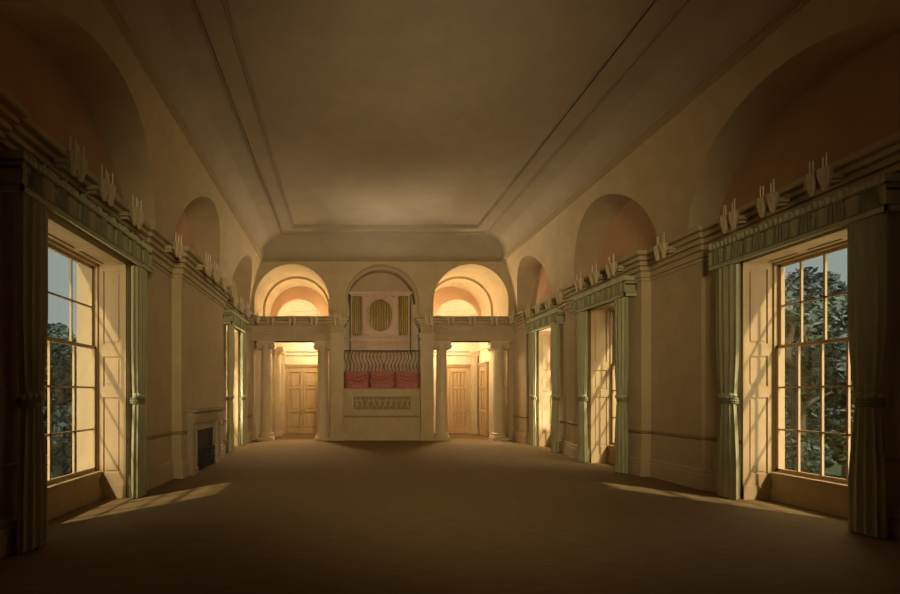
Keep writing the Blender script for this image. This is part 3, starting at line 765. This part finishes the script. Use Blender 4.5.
# ------------------------------------------------------------------ garden outside
def tree(x, y, h, r, m, label, seed, n=5200, low=.25):
    t = thing('tree', label, 'tree', (x, y, -.6), 'garden trees outside the windows')
    rnd = random.Random(seed); mb = MB()
    mb.tube([(x, y, -.6), (x + .1, y, h * .3), (x - .05, y + .1, h * .6), (x, y, h * .85)], [.2, .16, .11, .04], 10)
    for k in range(7):
        a = k * 2.4; z = h * (.3 + .07 * k); mb.tube([(x, y, z), (x + r * .4 * math.cos(a), y + r * .4 * math.sin(a), z + h * .08), (x + r * .75 * math.cos(a), y + r * .75 * math.sin(a), z + h * .13)], [.08, .05, .02], 7)
    mb.build('trunk', M['bark'], t, smooth=True)
    mb = MB(); blobs = []
    for k in range(26):
        a = rnd.uniform(0, 2 * PI); zz = rnd.uniform(low, 1); rr = r * math.sqrt(max(.05, 1 - (2 * (zz - .55)) ** 2 * .8)) * rnd.uniform(.25, .85)
        blobs.append((x + rr * math.cos(a), y + rr * math.sin(a), h * zz, r * rnd.uniform(.22, .42)))
    for k in range(n):
        b = rnd.choice(blobs); d = Vector((rnd.gauss(0, 1), rnd.gauss(0, 1), rnd.gauss(0, 1))).normalized() * b[3] * rnd.uniform(.75, 1.05)
        p = Vector(b[:3]) + d; a1 = Vector((rnd.gauss(0, 1), rnd.gauss(0, 1), rnd.gauss(0, .6))).normalized(); a2 = a1.cross(Vector((rnd.gauss(0, 1), rnd.gauss(0, 1), rnd.gauss(0, 1)))).normalized()
        L = rnd.uniform(.05, .12) * (1 + r * .15); Wd = L * .42
        if p.z < -.55: continue
        mb.face([p - a1 * L, p + a2 * Wd, p + a1 * L, p - a2 * Wd])
    mb.build('crown', M[m], t, merge=False)
tree(11.3, 12.2, 4.2, 1.3, 'leaf_a', 'bushy blue green tree nearest outside the near right window', 1, 11000, .05)
tree(13.9, 13.3, 3.7, 1.15, 'leaf_b', 'low olive tree at the right of the near right window view', 2, 8000, .0)
tree(15.0, 16.8, 5.3, 1.95, 'leaf_c', 'dark blue tree behind the bushy one, left in the near right window', 3, 12000, .02)
tree(19.4, 18.0, 5.4, 1.7, 'leaf_b', 'distant olive tree at the right edge of the near right window', 4, 12000, .0)
tree(21.4, 22.9, 6.2, 2.3, 'leaf_a', 'farthest pale tree between the others outside the near right window', 6, 12000, .0)
tree(-7.0, 11.9, 3.0, 1.35, 'leaf_c', 'deep blue bush close outside the near left window', 7, 9000, .0)
tree(-9.7, 15.8, 3.6, 1.8, 'leaf_c', 'deep blue tree farther out beyond the near left window', 8, 10000, .0)
tree(-12.6, 20.3, 4.4, 2.2, 'leaf_a', 'farthest blue green tree outside the near left window', 9, 10000, .0)

# ------------------------------------------------------------------ camera
cam = bpy.data.cameras.new('camera'); co = bpy.data.objects.new('camera', cam); COL.objects.link(co)
cam.sensor_width = 36; cam.lens = 484 / 900 * 36; cam.shift_x = (450 - 345) / 900; cam.shift_y = (396 - 297) / 900
cam.clip_start = .05; cam.clip_end = 300
co.location = (0, 0, 1.70); co.rotation_euler = (PI / 2, 0, 0); S.camera = co

# ------------------------------------------------------------------ light
WARM = (1.0, .80, .52)
def light(name, typ, loc, energy, color, rot=None, **k):
    l = bpy.data.lights.new(name, typ); l.energy = energy; l.color = color
    for a, b in k.items(): setattr(l, a, b)
    o = bpy.data.objects.new(name, l); COL.objects.link(o); o.location = loc
    if rot is not None: o.rotation_euler = Vector(rot).to_track_quat('-Z', 'Y').to_euler()
    return o
light('sun_right', 'SUN', (20, -5, 20), 4.0, (1, .82, .55), (-.62, .80, -1.1), angle=.04)
light('added_sun_left', 'SUN', (-20, -5, 20), 2.9, (1, .82, .55), (.62, .80, -1.1), angle=.04)  # second, opposite sun added for the light through the left windows
light('fill_left_lobby', 'POINT', (-1.15, 20.7, 4.45), 150, WARM, shadow_soft_size=.25)  # hidden lights added in both lobbies, also to reach the far ceiling
light('fill_right_lobby', 'POINT', (3.95, 20.4, 4.45), 200, WARM, shadow_soft_size=.25)
light('fill_left_apse', 'POINT', (-2.12, 22.6, 4.85), 10, (1, .85, .6), shadow_soft_size=.12)  # hidden lights added inside both apses to brighten them
light('fill_right_apse', 'POINT', (5.12, 22.6, 4.85), 10, (1, .85, .6), shadow_soft_size=.12)
light('fill_organ_vault', 'POINT', (1.385, 19.12, 5.80), 6, WARM, shadow_soft_size=.05)  # light added behind the case cornice to brighten the niche vault
for nm_, x_ in (('left', -1.9), ('right', 4.9)):
    light('fill_%s_lobby_floor' % nm_, 'SPOT', (x_, 20.6, 4.5), 700, WARM, (0, -1, -1.05), spot_size=math.radians(62), spot_blend=.9, shadow_soft_size=.2)  # unseen spots added in the lobbies to light the floor in front
DAY = (1.0, .85, .62)
def day(name, loc, rot, energy, sx, sy):
    return light(name, 'AREA', loc, energy, DAY, rot, shape='RECTANGLE', size=sx, size_y=sy)
day('ground_fill_far_right', (XR + 2.7, 15.5, -.45), (-1, .2, .95), 850, 2.6, 2.6).data.spread = math.radians(140)  # area lights added outside at ground level to brighten the far ceiling
day('ground_fill_far_left', (-(XL + 2.7), 15.6, -.45), (1, .2, .95), 850, 2.6, 2.6).data.spread = math.radians(140)
day('daylight_middle_right', (XR + 3.0, 9.5, 6.5), (-.8, .45, -1), 260, 2.2, 2.2)
day('daylight_near_right', (XR + 3.4, 4.0, 2.2), (-1, .6, 0), 110, 2.2, 2.6)
day('daylight_near_left', (-(XL + 3.4), 3.6, 2.2), (1, .6, 0), 120, 2.2, 2.6)
day('ground_fill_near_right', (XR + 2.6, 5.4, -.45), (-1, .25, .75), 130, 2.4, 2.4)  # low area lights added outside to lift the opposite upper walls
day('ground_fill_near_left', (-(XL + 2.8), 4.8, -.45), (1, .3, .75), 130, 2.4, 2.4)
light('fill_behind_viewer', 'SPOT', (1.5, -1.2, 3.7), 2350, (1, .79, .46), (-.01, 1, -.01), spot_size=math.radians(72), spot_blend=1.0, shadow_soft_size=1.0)  # spot added behind the viewer to lift far and side walls; no window there
w = bpy.data.worlds.new('evening_sky'); S.world = w; w.use_nodes = True
bg = w.node_tree.nodes['Background']; bg.inputs['Color'].default_value = (.46, .52, .48, 1); bg.inputs['Strength'].default_value = .5
S.view_settings.view_transform = 'Standard'; S.view_settings.look = 'None'; S.view_settings.exposure = 0.55; S.view_settings.gamma = 1.0
S.view_settings.use_curve_mapping = False
S.cycles.max_bounces = 10; S.cycles.diffuse_bounces = 6; S.cycles.transparent_max_bounces = 16
